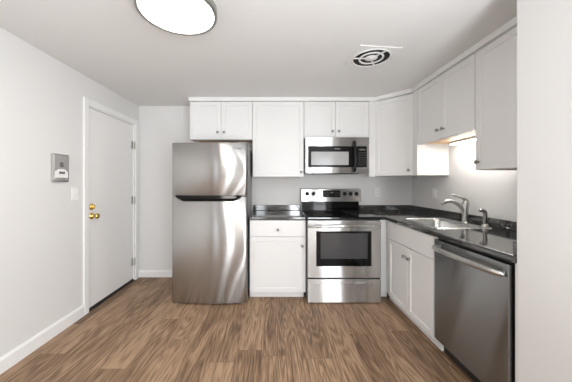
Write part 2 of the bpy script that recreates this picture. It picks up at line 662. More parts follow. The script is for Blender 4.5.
# jamb lining inside the opening
for (ya, yb, za, zb) in ((DY0, DY0 + 0.012, 0.001, DZ), (DY1 - 0.012, DY1, 0.001, DZ), (DY0 + 0.012, DY1 - 0.012, DZ - 0.012, DZ)):
    box(bm, XL - T, XL + 0.001, ya, yb, za, zb)
struct('trim_1', bm, 'trim', 'white casing around the entry door')
bm = bm_new(); box(bm, XL - T, XL + 0.004, DY0 + 0.013, DY1 - 0.013, 0.0005, 0.016, 0.003)
struct('trim_2', bm, 'black', 'dark threshold under the entry door')

dx = XL - 0.012      # face of the slab
door = struct_door = None
bm = bm_new(); box(bm, dx - 0.042, dx, DY0 + 0.016, DY1 - 0.015, 0.026, DZ - 0.016, 0.002)
door = tag(obj('door_1', bm, 'door', None, (dx, DY0 + 0.016, 0.0)), 'flat white entry door with brass lock in the left wall', None, None, 'structure')
part_box('door_sweep', 'black', door, dx - 0.03, dx + 0.004, DY0 + 0.018, DY1 - 0.017, 0.017, 0.027)
RX = Matrix.Rotation(math.pi / 2, 4, 'Y')     # local Z -> +X (out of the left wall)
ky = DY0 + 0.062
bm = bm_new(); lathe(bm, [(0.032, 0), (0.032, 0.006), (0.026, 0.014), (0.022, 0.017), (0, 0.017)], Matrix.Translation((dx, ky, 1.004)) @ RX)
db = obj('deadbolt', bm, 'brass', door)
bm = bm_new(); box(bm, dx + 0.015, dx + 0.034, ky - 0.005, ky + 0.005, 0.984, 1.024, 0.003)
obj('thumb_turn', bm, 'brass', db)
bm = bm_new(); lathe(bm, [(0.034, 0), (0.034, 0.005), (0.025, 0.013), (0.012, 0.02), (0.011, 0.038), (0.018, 0.043), (0.027, 0.052),
                          (0.028, 0.062), (0.023, 0.071), (0.012, 0.075), (0, 0.0755)], Matrix.Translation((dx, ky, 0.914)) @ RX)
tag(obj('door_knob', bm, 'brass', door), 'round polished brass door knob')
for hz in (1.715, 1.02, 0.24):
    bm = bm_new()
    box(bm, dx + 0.001, dx + 0.004, DY1 - 0.06, DY1 - 0.018, hz - 0.048, hz + 0.048)
    for q in range(5):
        lathe(bm, [(0.0075, 0.0006), (0.0075, 0.018)], Matrix.Translation((XL + 0.006, DY1 - 0.012, hz - 0.048 + q * 0.0192)), 12)
    obj('hinge', bm, 'nickel', door)


# ------------------------------------------------------------------ cabinetry
def shaker(bm, x0, x1, z0, z1, Tm, th=0.02, fr=0.064, rec=0.007, flat=False):
    """front panel in a facing frame: back at y=0, face at y=-th."""
    vs_ = box(bm, x0, x1, -th, 0, z0, z1)
    bm.faces.ensure_lookup_table()
    front = [f for f in {f for v in vs_ for f in v.link_faces} if f.normal.y < -0.9 or (f.calc_center_median().y < -th + 1e-5)][0]
    if not flat:
        bmesh.ops.inset_region(bm, faces=[front], thickness=fr, depth=0)
        bmesh.ops.inset_region(bm, faces=[front], thickness=0.005, depth=-rec)
    bmesh.ops.transform(bm, matrix=Tm, verts=bm.verts)
    es = [e for e in bm.edges if len(e.link_faces) == 2 and e.calc_face_angle() > 1.2]
    bmesh.ops.bevel(bm, geom=es, offset=0.0022, segments=2, affect='EDGES', profile=0.5)


def add_knob(parent, Tm, x, z, th=0.02):
    bm = bm_new()
    lathe(bm, [(0.0075, 0), (0.006, 0.004), (0.0055, 0.012), (0.010, 0.016), (0.0148, 0.021), (0.0148, 0.025), (0.011, 0.029), (0, 0.030)],
          Tm @ Matrix.Translation((x, -th, z)) @ Matrix.Rotation(math.pi / 2, 4, 'X'), 20)
    return obj('knob', bm, 'knob', parent)


def front(name, parent, Tm, x0, x1, z0, z1, knob=None, flat=False):
    bm = bm_new()
    shaker(bm, x0, x1, z0, z1, Tm, flat=flat)
    o = obj(name, bm, 'cab', parent)
    if knob:
        add_knob(o, Tm, knob[0], knob[1])
    return o


TOPZ = 2.206


def upper(name, label, Tm, wdt, z0, depth, doors, extra=None, hang=0.018):
    """wall cabinet: Tm is the facing frame at the lower-left of the carcass front, local z absolute."""
    p = Tm @ Vector((wdt / 2, depth / 2, z0))
    t = thing(name, label, 'cabinet', p, 'white wall cabinets')
    bm = bm_new()
    th = 0.016
    box(bm, 0, th, 0, depth, z0, TOPZ, 0, Tm)
    box(bm, wdt - th, wdt, 0, depth, z0, TOPZ, 0, Tm)
    box(bm, th, wdt - th, 0, depth, TOPZ - th, TOPZ, 0, Tm)
    box(bm, th, wdt - th, depth - 0.006, depth, z0 + hang, TOPZ - th, 0, Tm)
    box(bm, th, wdt - th, 0, 0.018, z0, z0 + 0.036, 0, Tm)
    box(bm, th, wdt - th, 0, 0.018, z0 + 0.036, TOPZ - th, 0, Tm)
    if extra:
        for e in extra:
            box(bm, *e, 0, Tm)
    obj('carcass', bm, 'cab', t)
    bm = bm_new(); box(bm, th, wdt - th, 0.018, depth - 0.006, z0 + hang, z0 + hang + 0.012, 0, Tm)
    tag(obj('bottom_panel', bm, 'wood', t), 'bare wood underside')
    for (a, b, kx, kz) in doors:
        front('door', t, Tm, a, b, z0 + 0.003, TOPZ - 0.008, (kx, kz))
    return t


FY = 3.03            # carcass front of the back-wall uppers
g = 0.0035
F = facing
# over the refrigerator
upper('wall_cabinet', 'short white two-door wall cabinet above the refrigerator', F(-0.998, FY, 0, 0), 0.7425, 1.751, D - FY - 0.002,
      [(g, 0.371 - g / 2, 0.333, 1.751 + 0.085), (0.371 + g / 2, 0.7425 - g, 0.409, 1.751 + 0.085)])
upper('wall_cabinet', 'wide single-door white wall cabinet between refrigerator and microwave', F(-0.2545, FY, 0, 0), 0.609, 1.31, D - FY - 0.002,
      [(g, 0.609 - g, 0.575, 1.31 + 0.055)])
upper('wall_cabinet', 'short white two-door wall cabinet directly above the microwave', F(0.3555, FY, 0, 0), 0.772, 1.768, D - FY - 0.002,
      [(g, 0.374 - g / 2, 0.336, 1.768 + 0.078), (0.374 + g / 2, 0.772 - g, 0.412, 1.768 + 0.078)])
# filler between the microwave cabinet and the corner cabinet belongs to the corner unit
# diagonal corner cabinet
cx0, cy0 = 1.206, FY
cx1, cy1 = 1.506, 2.73
CZ = 1.318
YP = 2.636            # near face of the corner unit's side panel
t = thing('corner_wall_cabinet', 'white diagonal wall cabinet in the corner above the black counter', 'cabinet', (1.58, 3.09, CZ), 'white wall cabinets')
bm = bm_new()
prism(bm, [(cx0, D - 0.002), (cx0, cy0), (cx1, cy1), (cx1, YP + 0.016), (XR - 0.002, YP + 0.016), (XR - 0.002, D - 0.002)], CZ, TOPZ)
box(bm, cx1 - 0.02, XR - 0.002, YP, YP + 0.016, CZ, TOPZ)
box(bm, cx1 - 0.02, cx1 + 0.001, YP + 0.016, cy1 - 0.008, CZ, TOPZ)
obj('carcass', bm, 'cab', t)
part_box('filler_strip', 'cab', t, 1.1285, cx0 - 0.0005, FY - 0.02, FY + 0.02, CZ - 0.008, TOPZ, 0.001)
Lg = math.hypot(cx1 - cx0, cy1 - cy0)
Tm = F(cx0, cy0, 0, -45)
front('door', t, Tm, 0.006, Lg - 0.006, CZ + 0.003, TOPZ - 0.008, (Lg - 0.045, CZ + 0.058))
# short pair above the sink
RXF = 1.506
T0 = F(RXF, YP - 0.001, 0, -90)
SW = 0.7555
upper('wall_cabinet', 'short white two-door wall cabinet above the sink, lit strip beneath', T0, SW, 1.632, XR - RXF - 0.002,
      [(g, SW / 2 - 0.0012, SW / 2 - 0.036, 1.632 + 0.082), (SW / 2 + 0.0012, SW - g, SW / 2 + 0.036, 1.632 + 0.082)], hang=0.003)
T1 = F(RXF, YP - 0.001 - SW - 0.002, 0, -90)
TW = YP - 0.003 - SW - (YB + 0.001)
upper('wall_cabinet', 'tall single-door white wall cabinet nearest the right-hand wall', T1, TW, CZ + 0.012, XR - RXF - 0.002,
      [(g, 0.535, 0.033, CZ + 0.012 + 0.06)])
# scribe moulding along the cabinet tops
bm = bm_new()
cf = 0.018
prism(bm, [(-1.008, D - 0.001), (-1.008, FY - 0.02 - cf), (1.193, FY - 0.02 - cf), (RXF - 0.02 - cf, 2.717), (RXF - 0.02 - cf, YB + 0.001),
           (XR - 0.001, YB + 0.001), (XR - 0.001, D - 0.001)], TOPZ + 0.001, H - 0.0005, 0.0)
struct('trim_3', bm, 'trim', 'white moulding between cabinet tops and ceiling')

# base cabinets
BY = 2.735           # carcass front (back run)
BXF = 1.214          # carcass front (right run)
CT, CB = 0.878, 0.842

t = thing('base_cabinet', 'white base cabinet with drawer and door between refrigerator and range', 'cabinet', (0.035, 3.03, 0), 'white base cabinets')
part_box('carcass', 'cab', t, -0.262, 0.340, BY, D - 0.002, 0.06, CB - 0.001)
part_box('toe_board', 'cab', t, -0.262, 0.322, BY + 0.024, BY + 0.04, 0.001, 0.059)
Tm = F(-0.262, BY, 0, 0)
front('drawer', t, Tm, 0.003, 0.600, 0.665, 0.836, (0.303, 0.74), flat=True)
front('door', t, Tm, 0.003, 0.600, 0.068, 0.659, (0.563, 0.568))

Y0c, Y1c = 1.893, 2.652
t = thing('sink_base_cabinet', 'white two-door base cabinet under the sink', 'cabinet', (1.5, 2.27, 0), 'white base cabinets')
bm = bm_new()
box(bm, BXF, XR - 0.002, Y0c, Y0c + 0.018, 0.06, CB - 0.001)
box(bm, BXF, XR - 0.002, Y1c - 0.018, Y1c, 0.06, CB - 0.001)
box(bm, XR - 0.012, XR - 0.002, Y0c + 0.018, Y1c - 0.018, 0.06, CB - 0.001)
box(bm, BXF, XR - 0.012, Y0c + 0.018, Y1c - 0.018, 0.06, 0.078)
box(bm, BXF, BXF + 0.018, Y0c + 0.018, Y1c - 0.018, 0.078, CB - 0.001)
obj('carcass', bm, 'cab', t)
bm = bm_new()
box(bm, BXF + 0.03, BXF + 0.046, Y0c - 0.03, Y1c + 0.07, 0.001, 0.059)
box(bm, BXF + 0.018, BXF + 0.03, Y0c - 0.03, Y1c + 0.07, 0.001, 0.014, 0.003)
obj('toe_board', bm, 'cab', t)
bm = bm_new()
box(bm, BXF - 0.002, BXF + 0.016, Y1c + 0.0005, BY - 0.0005, 0.06, CB - 0.001)
box(bm, 1.112, BXF + 0.016, BY, BY + 0.018, 0.06, CB - 0.001)
box(bm, 1.112, BXF + 0.016, BY + 0.03, BY + 0.045, 0.001, 0.059)
obj('filler_strip', bm, 'cab', t)
Tm = F(BXF, Y1c, 0, -90)
SB = Y1c - Y0c
front('false_drawer_front', t, Tm, 0.003, SB - 0.012, 0.662, 0.836, None, flat=True)
front('door', t, Tm, 0.003, SB / 2 - 0.0015, 0.064, 0.656, (SB / 2 - 0.036, 0.57))
front('door', t, Tm, SB / 2 + 0.0015, SB - 0.012, 0.064, 0.656, (SB / 2 + 0.036, 0.57))

bm = bm_new(); box(bm, BXF - 0.004, BXF + 0.4, YB + 0.001, 1.275, 0.001, CB - 0.001, 0.001)
tag(obj('filler_panel', bm, 'cab', None, (BXF, YB + 0.012, 0)), 'narrow white end panel between dishwasher and right-hand wall', 'panel')


# ------------------------------------------------------------------ worktops
def bevel_sharp(bm, off, cond, seg=3):
    es = [e for e in bm.edges if len(e.link_faces) == 2 and e.calc_face_angle() > 1.2 and cond(e)]
    bmesh.ops.bevel(bm, geom=es, offset=off, segments=seg, affect='EDGES', profile=0.5)


CFY = 2.705
bm = bm_new()
grid_slab(bm, [-0.272, 0.3405], [CFY, D - 0.002], [], CB, CT)
bevel_sharp(bm, 0.009, lambda e: all(v.co.y < CFY + 0.001 for v in e.verts))
t = tag(obj('countertop', bm, 'counter', None, (0.035, 3.02, CB)), 'short black speckled countertop left of the range', 'countertop', 'black countertops')
bm = bm_new(); box(bm, -0.272, 0.3405, D - 0.022, D - 0.002, CT + 0.0005, 0.948, 0.004); obj('backsplash', bm, 'counter', t)

CFX = 1.18
SX0, SX1, SY0, SY1 = 1.275, 1.72, 2.012, 2.578       # cut-out for the sink
bm = bm_new()
xs = [1.1085, CFX, SX0, SX1, XR - 0.002]
ys = [YB + 0.002, SY0, SY1, CFY, D - 0.002]
grid_slab(bm, xs, ys, [(0, 0), (0, 1), (0, 2), (2, 1)], CB, CT)


def _front_edge(e):
    a, b = e.verts
    return (abs(a.co.x - CFX) < 1e-4 and abs(b.co.x - CFX) < 1e-4 and max(a.co.y, b.co.y) < CFY + 1e-4) or \
           (abs(a.co.y - CFY) < 1e-4 and abs(b.co.y - CFY) < 1e-4 and max(a.co.x, b.co.x) < CFX + 1e-4)


bevel_sharp(bm, 0.009, lambda e: _front_edge(e) and abs(e.verts[0].co.z - e.verts[1].co.z) < 1e-5)
t = tag(obj('countertop', bm, 'counter', None, (1.5, 2.3, CB)), 'long black L-shaped countertop holding the sink', 'countertop', 'black countertops')
bm = bm_new(); box(bm, 1.1085, XR - 0.002, D - 0.022, D - 0.002, CT + 0.0005, 0.948, 0.004); obj('backsplash', bm, 'counter', t)
bm = bm_new(); box(bm, XR - 0.022, XR - 0.002, YB + 0.023, D - 0.0225, CT + 0.0005, 0.948, 0.004); obj('backsplash', bm, 'counter', t)
bm = bm_new(); box(bm, CFX + 0.012, XR - 0.002, YB + 0.002, YB + 0.0225, CT + 0.0005, 0.948, 0.004); obj('backsplash', bm, 'counter', t)

# ------------------------------------------------------------------ sink, tap, sprayer
t = thing('kitchen_sink', 'stainless single-bowl sink set into the black countertop', 'sink', (1.5, 2.295, CT))
z = CT
bm = bm_new()
def lp(x0, x1, y0, y1, r, zz): return [(x, y, zz) for x, y in rrect(x0, x1, y0, y1, r)]
loops = [lp(1.258, 1.742, 1.995, 2.595, 0.035, z + 0.0008), lp(1.262, 1.738, 1.999, 2.591, 0.033, z + 0.005),
         lp(1.268, 1.732, 2.005, 2.585, 0.030, z + 0.006), lp(1.286, 1.662, 2.022, 2.568, 0.055, z + 0.006),
         lp(1.291, 1.657, 2.027, 2.563, 0.055, z + 0.002), lp(1.295, 1.653, 2.031, 2.559, 0.055, z - 0.012),
         lp(1.303, 1.645, 2.039, 2.551, 0.055, z - 0.14), lp(1.318, 1.630, 2.054, 2.536, 0.050, z - 0.165),
         lp(1.345, 1.603, 2.08, 2.51, 0.04, z - 0.172)]
loft(bm, loops)
obj('bowl', bm, 'sink', t)
bm = bm_new(); lathe(bm, [(0.045, 0), (0.045, 0.003), (0.034, 0.004), (0.030, 0.001), (0, 0.001)], Matrix.Translation((1.474, 2.295, z - 0.1715)))
obj('drain', bm, 'nickel', t)

fy = 2.26
zd = z + 0.0068
t = thing('faucet', 'satin nickel single-lever faucet with arched spout at the sink', 'faucet', (1.70, fy, zd))
bm = bm_new()
lathe(bm, [(0.031, 0), (0.031, 0.004), (0.026, 0.010)], Matrix.Translation((1.70, fy, zd)))
obj('base_flange', bm, 'nickel', t)
bm = bm_new()
tube(bm, [(1.70, fy, zd + 0.006), (1.700, fy, 0.95), (1.703, fy, 1.01), (1.708, fy, 1.055), (1.711, fy, 1.083)],
     [0.023, 0.024, 0.027, 0.030, 0.023], 18)
obj('body', bm, 'nickel', t)
bm = bm_new()
tube(bm, [(1.703, fy, 0.945), (1.688, fy, 0.985), (1.664, fy, 1.022), (1.619, fy, 1.060), (1.566, fy, 1.077), (1.521, fy, 1.070), (1.490, fy, 1.048)],
     [0.018, 0.019, 0.019, 0.0185, 0.017, 0.016, 0.015], 18)
obj('spout', bm, 'nickel', t)
bm = bm_new()
tube(bm, [(1.716, fy, 1.07), (1.700, fy, 1.093), (1.668, fy, 1.108), (1.63, fy, 1.119), (1.590, fy, 1.130), (1.578, fy, 1.132)],
     [0.022, 0.018, 0.011, 0.008, 0.0085, 0.006], 14, 1.25)
obj('lever', bm, 'nickel', t)

sy = 2.046
t = thing('side_sprayer', 'small dark side sprayer standing right of the faucet', 'sprayer', (1.70, sy, zd))
bm = bm_new(); lathe(bm, [(0.027, 0), (0.027, 0.006), (0.02, 0.016), (0.017, 0.022)], Matrix.Translation((1.70, sy, zd)))
obj('base_flange', bm, 'nickel', t)
bm = bm_new()
tube(bm, [(1.70, sy, zd + 0.02), (1.70, sy, 0.94), (1.701, sy, 0.985), (1.694, sy, 1.008), (1.674, sy, 1.016), (1.660, sy, 1.011)],
     [0.0125, 0.014, 0.0155, 0.016, 0.0145, 0.013], 16)
obj('spray_head', bm, 'knob', t)


# ------------------------------------------------------------------ refrigerator
FX0, FX1 = -1.045, -0.2775
FB = 2.70
t = thing('refrigerator', 'tall stainless top-freezer refrigerator beside the white base cabinet', 'refrigerator', ((FX0 + FX1) / 2, 2.95, 0))
part_box('case', 'gray_case', t, FX0 + 0.008, FX1 - 0.006, FB, 3.27, 0.045, 1.64, 0.006)


def bowed(bm, x0, x1, z0, z1, yb, yedge, bow, r=0.016, n=40):
    """appliance door with a gently convex front and rounded vertical edges."""
    xc, hw = (x0 + x1) / 2, (x1 - x0) / 2
    prof = []
    for k in range(5):
        a = math.radians(90 * k / 4)
        prof.append((x0 + r - r * math.cos(a), yedge + r - r * math.sin(a)))
    for k in range(1, n):
        u = -1 + 2 * k / n
        x = xc + u * (hw - r)
        prof.append((x, yedge - bow * (1 - u * u)))
    for k in range(5):
        a = math.radians(90 * (4 - k) / 4)
        prof.append((x1 - r + r * math.cos(a), yedge + r - r * math.sin(a)))
    prof = [(x0, yb)] + prof + [(x1, yb)]
    e = 0.004

    def inset(k):
        return [(xc + (x - xc) * (1 - k / hw), y + (k if y < yb - 1e-6 else 0)) for x, y in prof]
    loft(bm, [[(x, y, z0) for x, y in inset(e)], [(x, y, z0 + e) for x, y in prof], [(x, y, z1 - e) for x, y in prof],
              [(x, y, z1) for x, y in inset(e)]], True, True, True)
    for f in bm.faces:
        if abs(f.normal.z) > 0.8:
            f.smooth = False


SPL = 1.103
FE = 2.596
bm = bm_new(); bowed(bm, FX0, FX1, SPL + 0.004, 1.648, FB - 0.002, FE, 0.024)
fd = obj('freezer_door', bm, 'steel', t)
bm = bm_new(); bowed(bm, FX0, FX1, 0.012, SPL - 0.004, FB - 0.002, FE, 0.024)
rd = obj('refrigerator_door', bm, 'steel', t)
# dark pocket handle along the joint
bm = bm_new()
n = 30
hx0, hx1 = -1.003, -0.330
top, mid, low, back = [], [], [], []
for k in range(n + 1):
    u = k / n
    x = hx0 + (hx1 - hx0) * u
    uu = (x - (FX0 + FX1) / 2) / ((FX1 - FX0) / 2)
    yf = FE - 0.024 * (1 - uu * uu)
    e = min(u, 1 - u) * (hx1 - hx0)
    dpt = 0.044 * min(1.0, (e / 0.075)) ** 0.8 + 0.006
    top.append(bm.verts.new((x, yf - 0.004, SPL + 0.006)))
    mid.append(bm.verts.new((x, yf - 0.016, SPL - dpt * 0.45)))
    low.append(bm.verts.new((x, yf - 0.004, SPL - dpt)))
    back.append(bm.verts.new((x, yf + 0.012, SPL - dpt * 0.4)))
fs = []
for a, b in ((top, mid), (mid, low), (low, back), (back, top)):
    for k in range(n):
        fs.append(bm.faces.new((a[k], a[k + 1], b[k + 1], b[k])))
for k in (0, n):
    fs.append(bm.faces.new((top[k], mid[k], low[k], back[k])))
for f in fs:
    f.smooth = False
bmesh.ops.recalc_face_normals(bm, faces=fs)
tag(obj('handle', bm, 'black_gloss', rd), 'black recessed pocket handle')
text_part('brand_lettering', 'FRIGIDAIRE', 0.017, 'gray_mark', fd,
          Matrix.Translation((-0.366, FE - 0.0135, 1.590)) @ Matrix.Rotation(math.radians(5.2), 4, 'Z') @ Matrix.Rotation(math.pi / 2, 4, 'X'))
part_box('toe_grille', 'black', t, FX0 + 0.02, FX1 - 0.02, 2.67, FB + 0.05, 0.010, 0.05)
for x in (FX0 + 0.045, FX1 - 0.045):
    bm = bm_new(); lathe(bm, [(0.018, 0), (0.018, 0.006), (0.013, 0.007), (0.013, 0.0105)], Matrix.Translation((x, FE + 0.02, 0.001)), 16)
    obj('foot', bm, 'nickel', t)
part_box('hinge_cover', 'gray_case', t, FX1 - 0.12, FX1 - 0.02, FB - 0.05, FB + 0.05, 1.6495, 1.665, 0.004)

# ------------------------------------------------------------------ range
RX0, RX1 = 0.346, 1.097
RF = 2.602
t = thing('electric_range', 'stainless freestanding electric range with black glass cooktop', 'stove', ((RX0 + RX1) / 2, 2.95, 0))
part_box('case', 'gray_case', t, RX0 + 0.004, RX1 - 0.004, RF + 0.036, 3.28, 0.03, 0.862)
part_box('front_frame', 'black', t, RX0, RX1, RF + 0.022, RF + 0.036, 0.012, 0.862, 0.002)
bm = bm_new()
box(bm, RX0 - 0.004, RX1 + 0.004, RF + 0.002, 3.245, 0.863, 0.888, 0.006, None, 3)
ck = obj('cooktop', bm, 'black_glass', t)
for (x, y, r) in ((0.53, 2.79, 0.10), (0.93, 2.79, 0.078), (0.53, 3.06, 0.078), (0.93, 3.06, 0.10)):
    bm = bm_new()
    for rr in (r, r * 0.72):
        loft(bm, [[(x + q * math.cos(2 * math.pi * k / 40), y + q * math.sin(2 * math.pi * k / 40), zz) for k in range(40)]
                  for q, zz in ((rr, 0.8881), (rr, 0.8885), (rr - 0.0025, 0.8885), (rr - 0.0025, 0.8881))], False)
    obj('burner_ring', bm, 'gray_mark', ck)
# backguard: black riser then stainless control panel
bm = bm_new()
yb0 = 3.325
prism(bm, [(3.246, 0.888), (yb0, 0.888), (yb0, 1.0), (3.252, 1.0)], RX0 + 0.012, RX1 - 0.012)
bmesh.ops.transform(bm, matrix=Matrix(((0, 0, 1, 0), (1, 0, 0, 0), (0, 1, 0, 0), (0, 0, 0, 1))), verts=bm.verts)
obj('backguard_riser', bm, 'black_glass', t)
bm = bm_new()
prism(bm, [(3.225, 1.0005), (yb0, 1.0005), (yb0, 1.162), (3.262, 1.162), (3.250, 1.156)], RX0 + 0.002, RX1 + 0.014, 0.002)
bmesh.ops.transform(bm, matrix=Matrix(((0, 0, 1, 0), (1, 0, 0, 0), (0, 1, 0, 0), (0, 0, 0, 1))), verts=bm.verts)
bg = obj('control_panel', bm, 'steel_range', t)
tilt = math.atan2(0.025, 0.1555)


def on_panel(x, z, out=0.0):
    yy = 3.225 + (z - 1.0005) / 0.1555 * 0.025
    return Matrix.Translation((x, yy - out, z)) @ Matrix.Rotation(-tilt, 4, 'X')


for px in (307.3, 313.6, 345.0, 351.0, 356.6):
    x = (px - 274) * 3.23 / FPX
    bm = bm_new()
    lathe(bm, [(0.025, 0), (0.024, 0.006), (0.019, 0.010), (0.017, 0.024), (0.014, 0.027), (0, 0.027)],
          on_panel(x, 1.100) @ Matrix.Rotation(math.pi / 2, 4, 'X'), 24)
    box(bm, -0.0035, 0.0035, -0.034, -0.02, -0.017, 0.017, 0.001, on_panel(x, 1.100))
    obj('knob', bm, 'black_gloss', bg)
dsp = part_box('display', 'black_glass', bg, -0.112, 0.112, -0.004, 0.004, -0.044, 0.044, 0.002, on_panel((331.8 - 274) * 3.23 / FPX, 1.100))
Td = on_panel((331.8 - 274) * 3.23 / FPX, 1.100)
for i in range(3):
    for k in range(2):
        for s in (-1, 1):
            bm = bm_new()
            box(bm, s * 0.068 + (i - 1) * 0.026 - 0.008, s * 0.068 + (i - 1) * 0.026 + 0.008, -0.0052, -0.004, -0.020 + k * 0.028, -0.016 + k * 0.028, 0, Td)
            obj('key_mark', bm, 'gray_mark', dsp)
bm = bm_new()
box(bm, -0.018, 0.018, -0.0052, -0.004, 0.006, 0.022, 0, Td)
obj('clock_window', bm, 'gray_mark', dsp)
# oven door
bm = bm_new(); box(bm, RX0, RX1, RF, RF + 0.02, 0.263, 0.852, 0.006, None, 3)
od = obj('oven_door', bm, 'steel_range', t)
zc = lambda py, y=RF: EYE - (py - 183) * y / FPX
xc_ = lambda px, y=RF: (px - 274) * y / FPX
bm = bm_new(); box(bm, xc_(316.3), xc_(371.5), RF - 0.003, RF + 0.001, zc(266.2), zc(231.2), 0.002)
wf = obj('window_frame', bm, 'black_glass', od)
part_box('window_pane', 'oven_glass', wf, xc_(320.5), xc_(367.5), RF - 0.0042, RF - 0.002, zc(258.8), zc(233.2), 0.0008)
bm = bm_new()
hz = zc(225.6)
tube(bm, [(RX0 + 0.012, RF - 0.01, hz - 0.012), (RX0 + 0.06, RF - 0.036, hz - 0.004), (RX0 + 0.2, RF - 0.048, hz + 0.002), ((RX0 + RX1) / 2, RF - 0.052, hz + 0.003),
          (RX1 - 0.2, RF - 0.048, hz + 0.002), (RX1 - 0.06, RF - 0.036, hz - 0.004), (RX1 - 0.012, RF - 0.01, hz - 0.012)],
     [0.010, 0.0135, 0.015, 0.015, 0.015, 0.0135, 0.010], 14, 1.0, (0, 1, 0))
for x in (RX0 + 0.03, RX1 - 0.03):
    box(bm, x - 0.012, x + 0.012, RF - 0.026, RF + 0.001, hz - 0.02, hz + 0.004, 0.004)
obj('handle', bm, 'steel_range', od)
# storage drawer
bm = bm_new(); box(bm, RX0, RX1, RF, RF + 0.02, 0.009, 0.250, 0.006, None, 3)
dr = obj('storage_drawer', bm, 'steel_range', t)
bm = bm_new()
x0, x1, z0, z1 = xc_(315.8), xc_(372.5), zc(286.2), zc(283.2)
box(bm, x0, x1, RF - 0.012, RF + 0.001, z1 - 0.006, z1 + 0.004, 0.002)
box(bm, x0, x0 + 0.006, RF - 0.010, RF + 0.001, z0, z1, 0.001)
box(bm, x1 - 0.006, x1, RF - 0.010, RF + 0.001, z0, z1, 0.001)
obj('handle', bm, 'steel_range', dr)
for x in (RX0 + 0.06, RX1 - 0.06):
    for y in (2.68, 3.2):
        bm = bm_new(); lathe(bm, [(0.018, 0), (0.018, 0.03)], Matrix.Translation((x, y, 0.0008)), 14)
        obj('foot', bm, 'black', t)

# ------------------------------------------------------------------ microwave
MF = 2.935
MX0, MX1, MZ0, MZ1 = 0.361, 1.101, 1.349, 1.7665
t = thing('microwave', 'stainless over-the-range microwave mounted under the short cabinet', 'microwave', ((MX0 + MX1) / 2, 3.1, MZ0))
part_box('case', 'gray_case', t, MX0 + 0.003, MX1 - 0.003, MF + 0.03, D - 0.003, MZ0 + 0.004, MZ1 - 0.001)
bm = bm_new(); box(bm, MX0, MX1, MF, MF + 0.03, MZ0, MZ1, 0.004, None, 3)
fc = obj('front_panel', bm, 'steel_range', t)
mx = lambda px: (px - 274) * MF / FPX
mz = lambda py: EYE + (183 - py) * MF / FPX
bm = bm_new(); box(bm, mx(308.2), mx(353.6), MF - 0.004, MF + 0.001, mz(167.2), mz(146.2), 0.002)
dg = obj('door_glass', bm, 'black_gloss', fc)
part_box('window', 'mw_glass', dg, mx(311.2), mx(348.6), MF - 0.0052, MF - 0.003, mz(165.0), mz(151.7), 0.0008)
bm = bm_new(); box(bm, mx(354.2), mx(366.8), MF - 0.004, MF + 0.001, mz(167.2), mz(146.2), 0.002)
kp = obj('control_panel', bm, 'black_gloss', fc)
for i in range(3):
    for k in range(6):
        bm = bm_new()
        xx = mx(358.6) + i * 0.032
        zz = mz(164.8) + k * 0.027
        box(bm, xx, xx + 0.017, MF - 0.0052, MF - 0.0035, zz, zz + 0.0055)
        obj('key_mark', bm, 'gray_mark', kp)
bm = bm_new()
box(bm, mx(359), mx(365.2), MF - 0.0052, MF - 0.0035, mz(150.4), mz(149.0))
obj('clock_window', bm, 'gray_mark', kp)
bm = bm_new()
xh = mx(354.0)
tube(bm, [(xh, MF - 0.012, mz(171.0)), (xh, MF - 0.034, mz(168.0)), (xh, MF - 0.044, mz(156.5)), (xh, MF - 0.034, mz(145.0)), (xh, MF - 0.012, mz(141.8))],
     [0.017, 0.019, 0.019, 0.019, 0.017], 14, 0.9, (1, 0, 0))
box(bm, xh - 0.012, xh + 0.012, MF - 0.03, MF + 0.001, mz(169.8), mz(167.0), 0.003)
box(bm, xh - 0.012, xh + 0.012, MF - 0.03, MF + 0.001, mz(146.0), mz(143.2), 0.003)
obj('handle', bm, 'black_gloss', fc)
text_part('brand_lettering', 'FRIGIDAIRE', 0.013, 'white_mark', dg, Matrix.Translation((mx(337.2), MF - 0.0045, mz(149.0))) @ Matrix.Rotation(math.pi / 2, 4, 'X'))
bm = bm_new()
for k in range(9):
    box(bm, MX0 + 0.08 + k * 0.065, MX0 + 0.125 + k * 0.065, 3.02, 3.2, MZ0 - 0.004, MZ0 + 0.003)
obj('vent_grille', bm, 'black', t)

# ------------------------------------------------------------------ dishwasher
WY0, WY1 = 1.280, 1.884
t = thing('dishwasher', 'dark stainless dishwasher under the counter beside the sink cabinet', 'dishwasher', (1.5, (WY0 + WY1) / 2, 0))
part_box('tub_case', 'black', t, 1.222, 1.79, WY0 - 0.002, WY1 + 0.004, 0.075, CB - 0.003)
Tm = F(1.213, WY1, 0, -90)      # local x runs from the far edge to the near edge
WW = WY1 - WY0 - 0.008
bm = bm_new(); box(bm, 0, WW, -0.023, 0, 0.092, 0.822, 0.004, Tm, 3)
dd = obj('door', bm, 'steel_dark', t)
bm = bm_new()
hz = 0.772
tube(bm, [Tm @ Vector(v) for v in ((0.014, -0.030, hz - 0.006), (0.05, -0.058, hz - 0.002), (0.16, -0.072, hz), (0.30, -0.078, hz),
                                   (0.43, -0.072, hz), (0.54, -0.058, hz - 0.002), (0.578, -0.030, hz - 0.006))],
     [0.013, 0.0165, 0.018, 0.018, 0.018, 0.0165, 0.013], 14, 0.8, (1, 0, 0))
for x in (0.03, 0.562):
    box(bm, x - 0.012, x + 0.012, -0.05, -0.022, hz - 0.013, hz + 0.009, 0.003, Tm)
obj('handle', bm, 'nickel', dd)
part_box('toe_panel', 'black', t, 1.245, 1.27, WY0, WY1 - 0.022, 0.002, 0.074)

# ------------------------------------------------------------------ small wall and ceiling fittings
def plate(name, label, cat, Tm, w_, h_, group=None):
    o = thing(name, label, cat, Tm @ Vector((0, 0, 0)), group)
    bm = bm_new(); box(bm, -w_ / 2, w_ / 2, -0.006, -0.0005, -h_ / 2, h_ / 2, 0.0025, Tm)
    obj('cover_plate', bm, 'plastic', o)
    return o


